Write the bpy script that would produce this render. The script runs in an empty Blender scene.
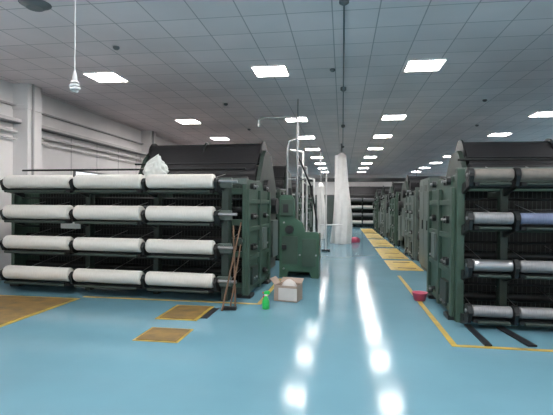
import bpy, bmesh, math, random
from mathutils import Vector, Matrix, noise
random.seed(4)
scene=bpy.context.scene
scene.view_settings.view_transform='Standard'
R=math.radians
# ---------------------------------------------------------------- materials
def mat(name,col,rough=.5,metal=0,var=.15,scale=6,bump=0,coat=0,emit=None,es=0,dark=None,stretch=None):
    m=bpy.data.materials.new(name);m.use_nodes=True
    nt=m.node_tree;b=nt.nodes['Principled BSDF']
    b.inputs['Roughness'].default_value=rough;b.inputs['Metallic'].default_value=metal
    b.inputs['Coat Weight'].default_value=coat
    tc=nt.nodes.new('ShaderNodeTexCoord');n=nt.nodes.new('ShaderNodeTexNoise')
    n.inputs['Scale'].default_value=scale;n.inputs['Detail'].default_value=5
    if stretch:
        mp=nt.nodes.new('ShaderNodeMapping');mp.inputs['Scale'].default_value=stretch
        nt.links.new(tc.outputs['Object'],mp.inputs['Vector']);nt.links.new(mp.outputs[0],n.inputs['Vector'])
    else: nt.links.new(tc.outputs['Object'],n.inputs['Vector'])
    r=nt.nodes.new('ShaderNodeValToRGB')
    d=dark or tuple(c*(1-var) for c in col); l=tuple(min(1,c*(1+var)) for c in col)
    r.color_ramp.elements[0].position=.3;r.color_ramp.elements[0].color=(*d,1)
    r.color_ramp.elements[1].position=.7;r.color_ramp.elements[1].color=(*l,1)
    nt.links.new(n.outputs['Fac'],r.inputs['Fac']);nt.links.new(r.outputs[0],b.inputs['Base Color'])
    if bump:
        bp=nt.nodes.new('ShaderNodeBump');bp.inputs['Strength'].default_value=bump;bp.inputs['Distance'].default_value=.02
        nt.links.new(n.outputs['Fac'],bp.inputs['Height']);nt.links.new(bp.outputs[0],b.inputs['Normal'])
    if emit:
        b.inputs['Emission Color'].default_value=(*emit,1);b.inputs['Emission Strength'].default_value=es
    return m
GREEN=mat('green_machine_paint',(.042,.080,.058),.45,0,.2,3)
GREEN2=mat('green_panel_paint',(.040,.105,.066),.4,0,.15,3)
GREYG=mat('grey_green_enamel',(.115,.145,.13),.45,0,.12,2)
DARK=mat('dark_oily_steel',(.018,.020,.021),.45,.3,.3,8)
DGREEN=mat('dark_green_paint',(.018,.032,.025),.5,0,.25,5)
STEEL=mat('brushed_steel',(.42,.42,.43),.3,.9,.15,5,stretch=(1,20,20))
YARN=mat('white_yarn',(.68,.655,.61),.85,0,.05,14,.3,stretch=(6,1,1))
YARN2=mat('grey_yarn',(.28,.28,.29),.5,.4,.15,14,stretch=(8,1,1))
BLUEY=mat('blue_grey_yarn',(.15,.18,.28),.6,0,.15,14,stretch=(8,1,1))
TAN=mat('tan_wrap',(.18,.16,.14),.6,0,.15,10)
BLACKF=mat('black_fabric',(.008,.008,.010),.6,0,.4,4,stretch=(1,8,8))
THREAD=mat('thread_sheet',(.012,.014,.014),.8,0,.6,30,stretch=(6,.3,.3))
YEL=mat('yellow_floor_paint',(.48,.33,.04),.45,0,.15,5,dark=(.33,.23,.05))
YELP=mat('ochre_plate',(.25,.15,.04),.5,0,.2,5,dark=(.13,.09,.04))
WHITE=mat('white_paint',(.82,.79,.78),.6,0,.04,1.5)
PIPEW=mat('white_pipe_paint',(.6,.58,.57),.5,0,.05,3)
PLAST=mat('white_plastic_film',(.74,.73,.72),.45,0,.06,5)
CARD=mat('cardboard',(.36,.28,.23),.8,0,.1,4)
PAPER=mat('white_paper',(.55,.52,.50),.7,0,.06,6)
WOOD=mat('wood_stick',(.15,.085,.05),.6,0,.2,9)
BOTG=mat('green_plastic',(.03,.50,.10),.3,0,.08,4)
RED=mat('red_plastic',(.55,.04,.04),.4,0,.1,4)
PINK=mat('pink_plastic',(.46,.07,.13),.45,0,.1,4)
BLACKP=mat('black_rubber',(.012,.014,.018),.5,0,.2,5)
CLOTH=mat('white_cloth',(.74,.77,.74),.85,0,.08,9,.3)
GLOWM=mat('light_panel_diffuser',(.9,.9,.9),.4,0,.01,1,emit=(1,.965,.945),es=53)
BULB=mat('bulb_glass',(.8,.8,.8),.15,0,.02,2,coat=.5)
TRIM=mat('grey_trim',(.16,.16,.165),.5,0,.1,3)
TRIM2=mat('pale_panel_joint',(.42,.41,.41),.6,0,.05,3)
WINM=mat('window_daylight_glass',(.7,.75,.8),.2,0,.05,2,emit=(.9,.95,1),es=1.2)
def floor_mat():
    m=mat('blue_epoxy',(.145,.298,.372),.2,0,.10,.6)
    nt=m.node_tree;b=nt.nodes['Principled BSDF'];tc=nt.nodes['Texture Coordinate']
    b.inputs['Specular IOR Level'].default_value=.17
    n=nt.nodes.new('ShaderNodeTexNoise');n.inputs['Scale'].default_value=2.2;n.inputs['Detail'].default_value=8
    nt.links.new(tc.outputs['Object'],n.inputs['Vector'])
    mr=nt.nodes.new('ShaderNodeMapRange');mr.inputs['To Min'].default_value=.07;mr.inputs['To Max'].default_value=.19
    nt.links.new(n.outputs['Fac'],mr.inputs['Value']);nt.links.new(mr.outputs[0],b.inputs['Roughness'])
    n2=nt.nodes.new('ShaderNodeTexNoise');n2.inputs['Scale'].default_value=4
    nt.links.new(tc.outputs['Object'],n2.inputs['Vector'])
    bp=nt.nodes.new('ShaderNodeBump');bp.inputs['Strength'].default_value=.03;bp.inputs['Distance'].default_value=.02
    nt.links.new(n2.outputs['Fac'],bp.inputs['Height']);nt.links.new(bp.outputs[0],b.inputs['Normal'])
    return m
def ceil_mat():
    m=bpy.data.materials.new('ceiling_tiles');m.use_nodes=True;nt=m.node_tree;b=nt.nodes['Principled BSDF']
    b.inputs['Roughness'].default_value=.8
    tc=nt.nodes.new('ShaderNodeTexCoord');br=nt.nodes.new('ShaderNodeTexBrick')
    br.offset=0;br.inputs['Scale'].default_value=1;br.inputs['Brick Width'].default_value=.6;br.inputs['Row Height'].default_value=.6
    br.inputs['Mortar Size'].default_value=.009;br.inputs['Mortar Smooth'].default_value=.2
    br.inputs['Color1'].default_value=(.92,.80,.81,1);br.inputs['Color2'].default_value=(.84,.735,.745,1)
    br.inputs['Mortar'].default_value=(.50,.43,.44,1)
    mp=nt.nodes.new('ShaderNodeMapping');mp.inputs['Location'].default_value=(.15,.25,0)
    nt.links.new(tc.outputs['Object'],mp.inputs['Vector']);nt.links.new(mp.outputs[0],br.inputs['Vector'])
    n=nt.nodes.new('ShaderNodeTexNoise');n.inputs['Scale'].default_value=.7;n.inputs['Detail'].default_value=6
    nt.links.new(tc.outputs['Object'],n.inputs['Vector'])
    r=nt.nodes.new('ShaderNodeValToRGB');r.color_ramp.elements[0].position=.3;r.color_ramp.elements[0].color=(.88,.88,.88,1);r.color_ramp.elements[1].position=.65
    nt.links.new(n.outputs['Fac'],r.inputs['Fac'])
    mx=nt.nodes.new('ShaderNodeMix');mx.data_type='RGBA';mx.blend_type='MULTIPLY';mx.inputs[0].default_value=1
    nt.links.new(br.outputs['Color'],mx.inputs[6]);nt.links.new(r.outputs[0],mx.inputs[7])
    nt.links.new(mx.outputs[2],b.inputs['Base Color'])
    return m
FLOOR=floor_mat();CEIL=ceil_mat()
# ---------------------------------------------------------------- mesh builder
class M:
    def __init__(s): s.v=[];s.f=[];s.mi=[];s.ms=[];s.sm=[]
    def _m(s,m):
        if m not in s.ms: s.ms.append(m)
        return s.ms.index(m)
    def add(s,vs,fs,m,smooth=False):
        o=len(s.v);s.v+=[Vector(p) for p in vs];k=s._m(m)
        for f in fs: s.f.append([o+i for i in f]);s.mi.append(k);s.sm.append(smooth and len(f)<=4)
    def box(s,x0,x1,y0,y1,z0,z1,m,T=None):
        vs=[Vector((x,y,z)) for x in(x0,x1) for y in(y0,y1) for z in(z0,z1)]
        if T: vs=[T@v for v in vs]
        s.add(vs,[(0,1,3,2),(4,6,7,5),(0,4,5,1),(2,3,7,6),(0,2,6,4),(1,5,7,3)],m)
    def beam(s,a,b,w,h,m):
        a=Vector(a);b=Vector(b);d=b-a;q=d.to_track_quat('X','Z').to_matrix().to_4x4()
        s.box(0,d.length,-w/2,w/2,-h/2,h/2,m,Matrix.Translation(a)@q)
    def lathe(s,a,b,prof,m,n=16):
        a=Vector(a);b=Vector(b);d=b-a;L=d.length;q=d.to_track_quat('Z','Y')
        vs=[];fs=[]
        for t,r in prof:
            for i in range(n):
                an=2*math.pi*i/n
                vs.append(a+q@Vector((r*math.cos(an),r*math.sin(an),t*L)))
        for j in range(len(prof)-1):
            for i in range(n):
                fs.append((j*n+i,j*n+(i+1)%n,(j+1)*n+(i+1)%n,(j+1)*n+i))
        s.add(vs,fs,m,True)
        o=(len(prof)-1)*n
        s.add(vs[:n],[tuple(range(n-1,-1,-1))],m);s.add(vs[o:],[tuple(range(n))],m)
    def cyl(s,a,b,r,m,n=14): s.lathe(a,b,[(0,r),(1,r)],m,n)
    def tube(s,pts,r,m,n=10):
        for a,b in zip(pts,pts[1:]):
            s.cyl(a,b,r,m,n)
        for p in pts[1:-1]:
            p=Vector(p);s.lathe(p-Vector((0,0,r)),p+Vector((0,0,r)),[(0,.1*r),(.15,.7*r),(.5,r),(.85,.7*r),(1,.1*r)],m,n)
    def prism(s,pts,x0,x1,m):   # pts in YZ
        n=len(pts);vs=[(x0,y,z) for y,z in pts]+[(x1,y,z) for y,z in pts]
        fs=[tuple(range(n)),tuple(range(2*n-1,n-1,-1))]+[(i,i+n,(i+1)%n+n,(i+1)%n) for i in range(n)]
        s.add(vs,fs,m)
    def prismy(s,pts,y0,y1,m):  # pts in XZ
        n=len(pts);vs=[(x,y0,z) for x,z in pts]+[(x,y1,z) for x,z in pts]
        fs=[tuple(range(n)),tuple(range(2*n-1,n-1,-1))]+[(i,i+n,(i+1)%n+n,(i+1)%n) for i in range(n)]
        s.add(vs,fs,m)
    def build(s,name,parent=None,loc=(0,0,0),rz=0,bevel=0,recalc=True):
        me=bpy.data.meshes.new(name);me.from_pydata([tuple(v) for v in s.v],[],s.f)
        for m in s.ms: me.materials.append(m)
        for p,k,sm in zip(me.polygons,s.mi,s.sm): p.material_index=k;p.use_smooth=sm
        if recalc:
            bm=bmesh.new();bm.from_mesh(me);bmesh.ops.recalc_face_normals(bm,faces=bm.faces);bm.to_mesh(me);bm.free()
        o=bpy.data.objects.new(name,me);scene.collection.objects.link(o)
        o.location=loc;o.rotation_euler=(0,0,rz)
        if parent:o.parent=parent
        if bevel:
            bv=o.modifiers.new('bevel','BEVEL');bv.width=bevel;bv.segments=2;bv.limit_method='ANGLE';bv.angle_limit=R(50)
        return o
def empty(name,loc,rz=0):
    e=bpy.data.objects.new(name,None);scene.collection.objects.link(e);e.location=loc;e.rotation_euler=(0,0,rz);e.empty_display_size=.2
    return e
# ---------------------------------------------------------------- room
XL,XR,YN,YF,H=-6.9,12.0,-4.0,37.0,4.1
def slab(name,a,m):
    k=M();k.box(*a,m);return k.build(name)
slab('floor',(XL-.2,XR+.2,YN-.2,YF+.2,-.2,0),FLOOR)
slab('ceiling',(XL-.2,XR+.2,YN-.2,YF+.2,H,H+.2),CEIL)
slab('wall_left',(XL-.2,XL,YN-.2,YF+.2,0,H),WHITE)
slab('wall_right',(XR,XR+.2,YN-.2,YF+.2,0,H),WHITE)
slab('wall_back',(XL,XR,YF,YF+.2,0,H),WHITE)
slab('wall_front',(XL,XR,YN-.2,YN,0,H),WHITE)
k=M();k.box(XL,XL+.22,YN,YF,3.27,3.33,PIPEW);k.box(XL,XL+.2,YN,YF,3.25,3.27,TRIM)
k.box(XL,XL+.1,YN,YF,3.62,3.65,TRIM2)
k.cyl((XL+.09,YN,3.08),(XL+.09,YF,3.08),.035,PIPEW);k.cyl((XL+.08,YN,2.93),(XL+.08,YF,2.93),.02,PIPEW);k.build('trim_1')
k=M()
for i in range(34): k.box(XL,XL+.006,YN+i*1.2,YN+i*1.2+.012,.15,3.25,TRIM2)
k.build('trim_2')
k=M();k.box(XL,XL+.03,YN,YF,0,.15,TRIM);k.build('baseboard_left')
for i,y in enumerate((8.6,14.6,20.6,26.6)):
    k=M();k.box(XL,XL+.35,y-.22,y+.22,0,H,WHITE);k.box(XL,XL+.37,y-.24,y+.24,3.55,3.66,WHITE)
    k.cyl((XL+.38,y-.1,0),(XL+.38,y-.1,H),.025,TRIM2);k.box(XL+.35,XL+.42,y-.02,y+.14,1.5,1.8,TRIM)
    k.build('structural_column',bevel=.01)
for i,y in enumerate((11.6,17.6)):
    k=M();k.box(XL,XL+.04,y-1.1,y+1.1,2.05,2.45,TRIM);k.box(XL+.03,XL+.05,y-1.04,y-.03,2.1,2.4,WINM);k.box(XL+.03,XL+.05,y+.03,y+1.04,2.1,2.4,WINM)
    k.build('window_%d'%(i+1))
ys=(-2.5,1.0,4.4,8.15,12.85,16.35,19.9,23.4,26.9,30.4,33.9)
xs=(-4.65,-1.35,1.42,5.4,8.6)
for x in xs:
    for y in ys:
        k=M();k.box(x-.3,x+.3,y-.3,y+.3,H-.015,H-.002,GLOWM)
        for a in((x-.32,x+.32,y-.32,y-.3),(x-.32,x+.32,y+.3,y+.32),(x-.32,x-.3,y-.3,y+.3),(x+.3,x+.32,y-.3,y+.3)):
            k.box(*a,H-.025,H-.002,WHITE)
        k.build('led_ceiling_panel')
k=M();k.cyl((0,YN,H-.02),(0,YF,H-.02),.012,TRIM)
for y in(5.4,9.5,14,19,25): k.lathe((0,y,H-.09),(0,y,H-.003),[(0,.02),(.3,.06),(1,.06)],TRIM)
k.build('ceiling_conduit')
for x,y in((-3.6,6.6),(-2.9,10.7),(3.4,7.6),(3.3,11),(-.2,8.2),(4.1,14.4),(-3.1,14.4)):
    k=M();k.lathe((x,y,H-.05),(x,y,H-.003),[(0,.03),(.4,.05),(1,.05)],TRIM);k.build('smoke_detector')
k=M();k.lathe((-3.85,5.05,H-.06),(-3.85,5.05,H-.003),[(0,.1),(.5,.14),(1,.19)],TRIM,24);k.build('ceiling_diffuser')
# hanging bulb (spiral lamp)
k=M();x,y=-2.89,4.42
k.cyl((x,y,2.98),(x,y,H-.003),.006,WHITE,8)
k.lathe((x,y,2.91),(x,y,3.03),[(0,.028),(.5,.024),(1,.012)],WHITE)
pts=[]
for i in range(49):
    t=i/48;a=t*6*math.pi;rr=.045*math.sin(math.pi*(.15+.8*t));pts.append((x+rr*math.cos(a),y+rr*math.sin(a),2.81+.10*t))
k.tube(pts,.015,BULB,8);k.lathe((x,y,2.90),(x,y,2.925),[(0,.055),(1,.03)],WHITE);k.build('hanging_light_bulb')
# ---------------------------------------------------------------- machine
def machine(name,ox,oy,s,L,rows,r,segs,rollmats,rz=0,first=True,inset=0,tower_h=2.9,tl=None,paint=GREEN,riser=True,cab=None,glow_patch=False):
    e=empty(name,(ox,oy,0),rz)
    X=lambda x:s*x
    n=len(segs)
    k=M()
    prof=[(0,.05),(0,1.93),(.08,2.02),(1.1,2.02),(1.28,1.86),(1.62,1.86),(1.75,1.7),(1.75,.05)]
    for x0 in(0,L-.07):
        k.prism(prof,X(x0),X(x0+.07),paint)
    for y in(0,.82,1.63): k.box(X(-.05),X(0),y,y+.12,.05,1.85,paint)
    for z in(.12,.62,1.12,1.6): k.box(X(-.04),X(0),.12,1.63,z,z+.08,paint)
    for z in rows:
        for yy in(.3,.46,1.3):
            k.cyl((X(-.06),yy,z-.05),(X(0),yy,z-.05),.055,DARK)
            k.cyl((X(-.09),yy,z-.05),(X(-.06),yy,z-.05),.02,STEEL)
    k.box(X(-.08),X(0),.98,1.25,.75,1.15,GREYG);k.box(X(-.07),X(0),.2,.6,.2,.5,DGREEN)
    for yy in(.15,1.55):
        k.box(X(-.08),X(.16),yy-.14,yy+.14,0,.06,DARK)
        k.box(X(L-.16),X(L+.04),yy-.14,yy+.14,0,.06,DARK)
    for i in range(1,n):
        x=segs[i][0]-.04
        k.box(X(x-.05),X(x+.05),.0,.14,0,1.95,DGREEN);k.box(X(x-.05),X(x+.05),1.5,1.64,0,1.8,DGREEN)
        k.box(X(x-.03),X(x+.03),.14,1.5,1.7,1.8,DGREEN)
    if riser:
        k.box(X(.22),X(.34),-.28,-.1,0,2.0,DGREEN)
        k.box(X(.05),X(.34),-.1,.05,.9,1.02,DGREEN)
        for z in rows: k.box(X(.16),X(.4),-.31,-.26,z-.1,z+.06,GREYG)
    for z in rows:
        k.box(X(.07),X(L-.07),.02,.12,z-.2,z-.1,paint)
        k.box(X(.07),X(L-.07),.9,.98,z-.1,z,DGREEN)
    k.box(X(0),X(L),.0,.16,1.93,2.03,GREYG);k.box(X(.07),X(L-.07),1.1,1.24,1.75,1.87,DGREEN)
    k.box(X(.07),X(L-.07),.0,.1,.08,.18,DGREEN)
    if not riser: k.box(X(0),X(L),-.06,0,2.02,2.12,GREYG);k.box(X(0),X(.1),-.1,.02,.0,2.1,paint)
    k.build('frame',e,bevel=.008 if first else 0)
    if glow_patch:  # added white slabs, pale colour stands in for light glowing between the roll rows
        k=M()
        for j in range(4): k.box(X(3.1+.02*j),X(3.55-.015*j),.0+.01*j,.13-.005*j,1.233+j*.03-.0,1.258+j*.03,CLOTH)
        k.box(X(3.12),X(3.53),-.012,-.002,1.12,1.35,CLOTH)
        k.build('white_glow_patch',e,bevel=.006)
    k=M()
    for z in rows:
        k.cyl((X(.07),.35,z+.05),(X(L-.07),.35,z+.05),.07,DARK);k.cyl((X(.07),1.3,z),(X(L-.07),1.3,z),.09,DARK)
        k.cyl((X(.07),.2,z+.25),(X(L-.07),.2,z+.25),.018,DARK)
    k.box(X(.09),X(L-.09),.62,.63,.1,1.85,THREAD)
    for i in range(int(L/.14)):
        x=.15+i*.14
        k.beam((X(x),-.32,rows[i%len(rows)]+.03),(X(x),.6,rows[i%len(rows)]+.18),.006,.006,STEEL)
    if first:
        for i in range(int(L/.06)):
            x=.15+i*.06
            if x<L-.1: k.box(X(x),X(x+.003),.3,.303,.15,1.9,GREYG)
    k.build('inner_rollers_and_threads',e)
    k=M()
    for zi,z in enumerate(rows):
        k.cyl((X(.04),-.4,z),(X(L-.05),-.4,z),.025,STEEL)
        k.cyl((X(.05 if not riser else .3),-.24,z-.13),(X(L-.1),-.24,z-.13),.045,DARK)
        for i in range(n+1):
            x=segs[i][0]-.04 if i<n else segs[-1][1]+.045
            k.prism([(.05,z-.28),(.05,z-.14),(-.38,z-.06),(-.47,z+.03),(-.5,z-.02),(-.44,z-.15)],X(x-.022),X(x+.022),DARK)
            k.cyl((X(x-.03),-.4,z),(X(x+.03),-.4,z),.055 if riser else r+.015,DARK)
        for a,b in segs:
            k.box(X(a+.02),X(b-.02),-.42,-.34,z-r-.075,z-r-.03,DARK)
            k.cyl((X(a+.05),-.5,z-r-.05),(X(b-.05),-.5,z-r-.05),.022,DGREEN)
    k.build('shafts_and_brackets',e)
    k=M()
    for zi,z in enumerate(rows):
        for si,(a,b) in enumerate(segs):
            m=rollmats[zi][si%len(rollmats[zi])]
            rr=r*(1+random.uniform(-.05,.05))
            k.lathe((X(a),-.4,z),(X(b),-.4,z),[(0,rr*.55),(.005,rr*.9),(.025,rr),(.2,rr*.985),(.5,rr*1.01),(.8,rr*.985),(.975,rr),(.995,rr*.9),(1,rr*.55)],m,28)
    k.build('yarn_rolls',e)
    tl=tl or L-.2;a0=.1+inset
    k=M();y0=2.15;h=tower_h
    for x0 in(a0,a0+tl-.1):
        k.prism([(y0,0),(y0,1.9),(y0+.5,h-.35),(y0+.75,h-.15),(y0+1.3,h-.2),(y0+1.9,2.0),(y0+1.9,0)],X(x0),X(x0+.1),DGREEN)
    k.box(X(a0-.08),X(a0),y0+.25,y0+.9,.5,1.5,GREYG);k.box(X(a0-.1),X(a0),y0+1.1,y0+1.7,.3,1.2,GREYG)
    k.cyl((X(a0-.14),y0+1.4,1.55),(X(a0),y0+1.4,1.55),.2,DARK,20);k.cyl((X(a0-.1),y0+.6,2.0),(X(a0),y0+.6,2.0),.16,DARK,20)
    for z in(.3,.9,1.4): k.box(X(a0),X(a0+tl),y0+.1,y0+.3,z,z+.15,DGREEN)
    k.box(X(a0),X(a0+tl),y0+.5,y0+1.4,.1,1.1,DGREEN);k.box(X(a0),X(a0+tl),y0+.6,y0+.8,1.5,1.65,STEEL)
    k.box(X(a0),X(a0+tl),y0+.15,y0+.25,1.8,1.9,GREYG)
    k.build('knitting_head',e,bevel=.008 if first else 0)
    k=M()
    k.cyl((X(a0+.1),y0+.9,h-.22),(X(a0+tl-.1),y0+.9,h-.22),.26,BLACKF,28)
    k.cyl((X(a0+.12),y0+.35,2.25),(X(a0+tl-.12),y0+.35,2.25),.16,BLACKF,20)
    for x in(a0+.1,a0+tl*.5,a0+tl-.1):
        k.cyl((X(x-.015),y0+.9,h-.22),(X(x+.015),y0+.9,h-.22),.31,DARK,28)
    k.prism([(y0+.24,2.3),(y0+.26,2.3),(y0+.72,h-.08),(y0+.7,h-.06)],X(a0+.14),X(a0+tl-.14),BLACKF)
    k.prism([(y0+.2,1.4),(y0+.22,1.4),(y0+.22,2.25),(y0+.2,2.25)],X(a0+.14),X(a0+tl-.14),BLACKF)
    for z in (2.08,2.5): k.cyl((X(a0),y0+.12,z),(X(a0+tl),y0+.12,z),.03 if z<2.3 else .018,STEEL if z<2.3 else DARK)
    k.build('black_fabric_rolls',e)
    if cab:
        x,y,w,d,h,m=cab;k=M();k.box(x,x+w,y,y+d,.08,h,m);k.box(x+.03,x+w-.03,y+.03,y+d-.03,0,.08,DARK)
        nd=max(1,round(d/.6));dd=d/nd
        for i in range(nd):
            k.box(x-.02,x,y+i*dd+.015,y+(i+1)*dd-.015,.14,h-.06,m);k.box(x-.045,x-.02,y+i*dd+.07,y+i*dd+.1,h*.45,h*.55,DARK)
            for j in range(5): k.box(x-.026,x-.02,y+i*dd+.18,y+(i+1)*dd-.12,h-.3+j*.03,h-.287+j*.03,DARK)
        k.box(x+.03,x+w-.03,y-.015,y,.2,h-.08,m)
        k.build('control_cabinet',e,bevel=.008)
    return e
rowsL=[.35,.89,1.43,1.96]
segL=[(.42,1.58),(1.68,2.92),(3.02,4.32)]
machine('warp_knitting_machine',-1.6,7.25,-1,4.6,rowsL,.12,segL,[[YARN]]*4,rz=R(-3),inset=.22,tower_h=3.0,tl=3.0,glow_patch=True)
rowsR=[.24,.83,1.44,2.0]
segR=[(.12,.6),(.68,2.1),(2.2,3.5)]
rm=[[YARN2,YARN2],[STEEL,YARN2],[YARN2,BLUEY,YARN2],[TAN,TAN]]
machine('warp_knitting_machine',1.55,6.4,1,3.7,rowsR,.075,segR,rm,inset=.62,tower_h=2.85,riser=False,cab=(.45,4.25,.6,1.2,2.25,GREYG))
for y,th in((12.3,2.9),(17.0,2.8),(21.6,2.8),(26.2,2.8)):
    machine('warp_knitting_machine',-1.75,y,-1,4.15,rowsL,.12,[(.42,1.55),(1.65,2.78),(2.88,4.01)],[[YARN]]*4,first=False,tower_h=th)
for i,y in enumerate((13.3,17.9,22.5,27.1)):
    machine('warp_knitting_machine',2.1,y,1,3.7,rowsR,.075,segR,rm,first=False,tower_h=2.6,paint=GREYG if i%2==0 else GREEN,riser=False)
machine('warp_knitting_machine',4.4,32.5,-1,4.6,rowsL,.12,segL,[[YARN],[YARN2],[YARN],[YARN2]],first=False,tower_h=3.0)
# green end stand in aisle
k=M();x=-1.35;y=9.5
k.prismy([(x,0),(x,1.72),(x+.05,1.8),(x+.26,1.8),(x+.32,1.7),(x+.34,1.3),(x+.5,1.2),(x+.56,1.0),(x+.82,1.0),(x+.86,.95),(x+.86,0),(x+.7,0),(x+.66,.14),(x+.2,.14),(x+.16,0)],y,y+.08,GREEN2)
k.box(x+.03,x+.3,y-.05,y,1.35,1.7,GREEN);k.box(x+.08,x+.2,y-.06,y-.05,1.42,1.6,DARK)
k.box(x+.06,x+.4,y-.02,y,.3,.9,GREEN);k.box(x+.5,x+.8,y-.03,y,.25,.85,GREEN);k.box(x+.06,x+.16,y-.06,y,.62,.72,DARK)
for a,b in((.1,1.2),(.45,.5),(.8,.5),(.1,.2)): k.cyl((x+a,y-.05,b),(x+a,y,b),.02,STEEL,8)
k.box(x,x+.1,y+.08,y+.7,0,1.5,GREEN);k.box(x+.76,x+.86,y+.08,y+.7,0,.95,GREEN);k.box(x,x+.86,y+.62,y+.7,0,.95,GREEN)
k.cyl((x+.22,y-.09,1.05),(x+.22,y,1.05),.09,DARK,20);k.cyl((x+.2,y+.2,1.5),(x+.2,y+.2,1.95),.04,DARK)
k.build('green_machine_end_stand',bevel=.01)
# pipe gantry
k=M()
k.tube([(-2.0,10.4,3.45),(-2.0,10.4,3.6),(-1.93,10.4,3.66),(-1.12,10.4,3.66),(-1.06,10.4,3.6),(-1.06,10.4,0)],.03,STEEL)
k.tube([(-1.3,10.4,0),(-1.3,10.4,2.9),(-1.25,10.4,3.1),(-1.06,10.4,3.15)],.025,STEEL)
k.tube([(-1.06,10.4,2.75),(-.95,10.6,2.5),(-.75,10.8,2.0),(-.62,10.9,1.2),(-.6,10.9,0)],.022,DARK)
k.tube([(-1.3,10.4,2.2),(-.9,10.7,2.2)],.02,STEEL)
k.cyl((-1.06,10.4,3.66),(-1.06,10.4,H-.01),.012,TRIM)
k.build('pipe_gantry')
k=M()
for xx,yy,hh in((-1.2,13.5,3.2),(-1.25,15.6,2.9),(-.9,14.2,2.4)):
    k.tube([(xx,yy,0),(xx,yy,hh),(xx-.4,yy,hh+.08)],.03,PLAST)
k.tube([(-1.2,13.5,2.3),(-1.25,15.6,2.3)],.02,STEEL);k.build('pipe_stand')
k=M()
k.cyl((-.55,15.2,0),(-.55,15.2,.05),.15,DARK);k.cyl((-.55,15.2,.03),(-.55,15.2,2.9),.025,PLAST);k.cyl((-.75,15.2,.9),(.0,15.2,.9),.02,PLAST)
k.build('pipe_post')
def drape(name,x,y,h,r0,r1,m):
    N=72;rows=34;vs=[];fs=[]
    for j in range(rows+1):
        t=j/rows;r=r0*(1-t)+r1*t
        r*=1+.10*math.sin(4*t+.6)
        for i in range(N):
            a=2*math.pi*i/N
            rr=r*(1+.10*math.sin(5*a+2.0*t)+.05*math.sin(11*a-3*t)+.05*math.sin(7*t+3*a))
            vs.append((x+rr*math.cos(a)*1.1+.05*math.sin(4*t),y+rr*.7*math.sin(a),.01+t*h))
    for j in range(rows):
        for i in range(N): fs.append((j*N+i,j*N+(i+1)%N,(j+1)*N+(i+1)%N,(j+1)*N+i))
    k=M();k.add(vs,fs,m,True);k.cyl((x,y,0),(x,y,H-.01),.035,TRIM);k.lathe((x+.02,y,h-.1),(x,y,h+.12),[(0,r1),(.5,r1*.8),(1,.05)],m)
    k.build(name)
drape('plastic_wrapped_post',-.06,18.2,3.6,.33,.22,PLAST)
drape('white_hanging_sheet',-1.0,20.5,2.5,.2,.15,PLAST)
# pink sacks on the aisle floor beside the wrapped post
for px,py,ps in((.55,18.9,.2),(.35,19.6,.16)):
    k=M();N=24;vs=[];fs=[]
    for j in range(13):
        t=j/12;rr=ps*math.sqrt(max(0,1-(t*1.02-.25)**2*1.6)) if t<1 else .02
        for i in range(N):
            a=2*math.pi*i/N;vs.append((px+rr*math.cos(a)*(1+.1*math.sin(5*a+3*t)),py+rr*math.sin(a)*(1+.1*math.sin(4*a)),t*ps*1.2))
    for j in range(12):
        for i in range(N): fs.append((j*N+i,j*N+(i+1)%N,(j+1)*N+(i+1)%N,(j+1)*N+i))
    fs+=[tuple(range(N-1,-1,-1)),tuple(12*N+i for i in range(N))]
    k.add(vs,fs,PINK,True);k.build('pink_yarn_sack')
# floor paint
def plate(name,x0,x1,y0,y1,inner=YELP,edge=.05):
    k=M();k.box(x0,x1,y0,y1,0,.006,YEL);k.box(x0+edge,x1-edge,y0+edge,y1-edge,.004,.012,inner);k.build(name)
plate('yellow_floor_plate',-2.4,-1.85,4.8,5.35,YELP,.03)
plate('yellow_floor_plate',-2.55,-1.95,5.75,6.6,YELP)
k=M();k.box(-1.94,-1.84,5.9,6.5,0,.008,BLACKP);k.build('rubber_floor_strip')
plate('yellow_floor_plate',-6.3,-4.3,4.9,6.75,YELP,.07)
def line(pts,w=.07,name='yellow_floor_line'):
    k=M()
    for (a,b),(c,d) in zip(pts,pts[1:]):
        if a==c:k.box(a-w/2,a+w/2,min(b,d)-w/2,max(b,d)+w/2,0,.004,YEL)
        else:k.box(min(a,c)-w/2,max(a,c)+w/2,b-w/2,b+w/2,0,.0045,YEL)
    k.build(name)
line([(-4.3,6.9),(-1.3,6.9),(-1.3,9.3)])
line([(6,5.25),(1.28,5.25),(1.28,10.2)])
line([(-1.3,11),(-1.3,30)])
for y0,y1 in((11.1,13.0),(13.4,16.6),(17.2,20.8),(21.4,25),(25.6,30)):
    plate('yellow_floor_plate',1.2,1.98,y0,y1,YEL,.12)
    k=M()
    for j in range(2): k.box(1.4,1.85,y0+.3+j*1.1,y0+.36+j*1.1,.0,.02,BLACKP)
    k.build('floor_cable_cover')
k=M();k.box(1.62,1.70,5.3,6.15,0,.02,BLACKP);k.build('rubber_floor_strip')
for a in((2.05,2.15),(2.75,2.88)):
    k=M();k.beam((a[0],6.1,.013),(a[1],5.35 if a[0]<2.2 else 5.0,.013),.10,.02,BLACKP);k.build('rubber_floor_strip')
# spray bottle
k=M();x,y=-1.14,6.6
k.lathe((x,y,0),(x,y,.2),[(0,.045),(.03,.056),(.55,.056),(.8,.042),(1,.018)],BOTG,24)
k.cyl((x,y,.2),(x,y,.225),.022,WHITE);k.box(x-.03,x+.06,y-.014,y+.014,.225,.262,BOTG)
k.cyl((x-.05,y,.245),(x-.03,y,.245),.014,RED);k.beam((x-.01,y,.23),(x-.045,y,.17),.012,.014,RED)
k.box(x-.01,x+.06,y-.012,y+.012,.262,.275,BOTG);k.build('spray_bottle')
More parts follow.
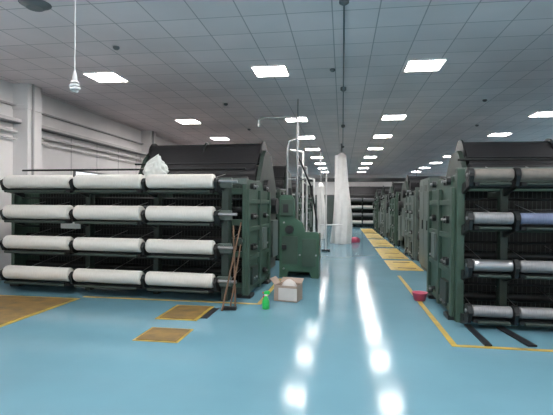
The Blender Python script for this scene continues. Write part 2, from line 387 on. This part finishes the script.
# carton with paper
k=M();T=Matrix.Translation((-.88,7.3,0))@Matrix.Rotation(R(-12),4,'Z')
for a in((-.2,.2,-.15,-.14,0,.26),(-.2,.2,.14,.15,0,.26),(-.2,-.19,-.15,.15,0,.26),(.19,.2,-.15,.15,0,.26),(-.2,.2,-.15,.15,0,.01)): k.box(*a,CARD,T)
k.box(-.12,.2,-.155,-.15,.02,.22,PAPER,T)
k.beam(T@Vector((-.19,0,.26)),T@Vector((-.28,0,.36)),.28,.008,CARD);k.beam(T@Vector((0,.15,.26)),T@Vector((0,.26,.33)),.38,.008,CARD)
k.lathe(T@Vector((.02,0,.1)),T@Vector((0,.02,.34)),[(0,.12),(.5,.14),(.8,.1),(1,.03)],PAPER,9);k.build('cardboard_box')
# sticks
k=M();k.cyl((-1.76,6.35,.0),(-1.6,6.88,1.3),.014,WOOD);k.build('wooden_pole')
k=M();k.cyl((-1.62,6.62,.0),(-1.72,6.86,1.25),.014,WOOD);k.build('wooden_pole')
k=M();k.cyl((-1.66,6.45,.02),(-1.60,6.86,.95),.012,WOOD);k.beam((-1.76,6.42,.03),(-1.56,6.44,.03),.06,.05,DARK);k.build('floor_brush')
# pink basin
k=M();k.lathe((1.3,7.65,0),(1.3,7.65,.14),[(0,.08),(.05,.09),(.9,.125),(1,.135),(.95,.115),(.2,.08)],PINK,24);k.build('pink_basin')
# crumpled cloth on machine top
k=M();cx,cy,cz=-3.25,7.40,2.04
N=64;RW=30;vs=[];fs=[]
for j in range(RW+1):
    t=j/RW
    for i in range(N):
        a=2*math.pi*i/N
        base=.19*math.sqrt(max(0,1-t**1.6))+.004
        f=1+.75*noise.noise(Vector((math.cos(a)*2+5,math.sin(a)*2,t*3.5)))+.22*abs(math.sin(4*a+3*t))
        vs.append((cx+base*f*math.cos(a)-.04*math.sin(4*t),cy+base*f*.40*math.sin(a),cz+.34*t*(1+.30*noise.noise(Vector((math.cos(a)*2,math.sin(a)*2,1.3)))+.12*math.sin(3*a))))
for j in range(RW):
    for i in range(N): fs.append((j*N+i,j*N+(i+1)%N,(j+1)*N+(i+1)%N,(j+1)*N+i))
fs.append(tuple(RW*N+i for i in range(N)));k.add(vs,fs,CLOTH,True)
k.build('crumpled_white_cloth')
# overhead duct + back door
k=M();k.box(XL+.1,XR-.1,30.9,31.4,3.2,3.45,DARK)
for x in(-5,0,5,10): k.cyl((x,31.15,3.45),(x,31.15,H-.01),.02,TRIM)
k.build('overhead_duct')
k=M();k.box(-3.2,-.6,YF-.045,YF-.005,0,2.4,TRIM);k.box(-3.1,-1.95,YF-.06,YF-.03,0.02,2.3,GREYG);k.box(-1.88,-.7,YF-.06,YF-.03,0.02,2.3,GREYG);k.build('door_1')
# world
w=bpy.data.worlds.new('w');scene.world=w;w.use_nodes=True
w.node_tree.nodes['Background'].inputs[0].default_value=(.5,.55,.6,1);w.node_tree.nodes['Background'].inputs[1].default_value=.2
# camera
cd=bpy.data.cameras.new('camera');cam=bpy.data.objects.new('camera',cd);scene.collection.objects.link(cam)
cd.sensor_width=36;cd.lens=440/553*36;cd.clip_end=200
cam.matrix_world=Matrix.Translation((0,0,1.6))@Matrix.Rotation(R(8.5),4,'Z')@Matrix.Rotation(R(90-.45),4,'X')@Matrix.Rotation(R(.45),4,'Z')
scene.camera=cam
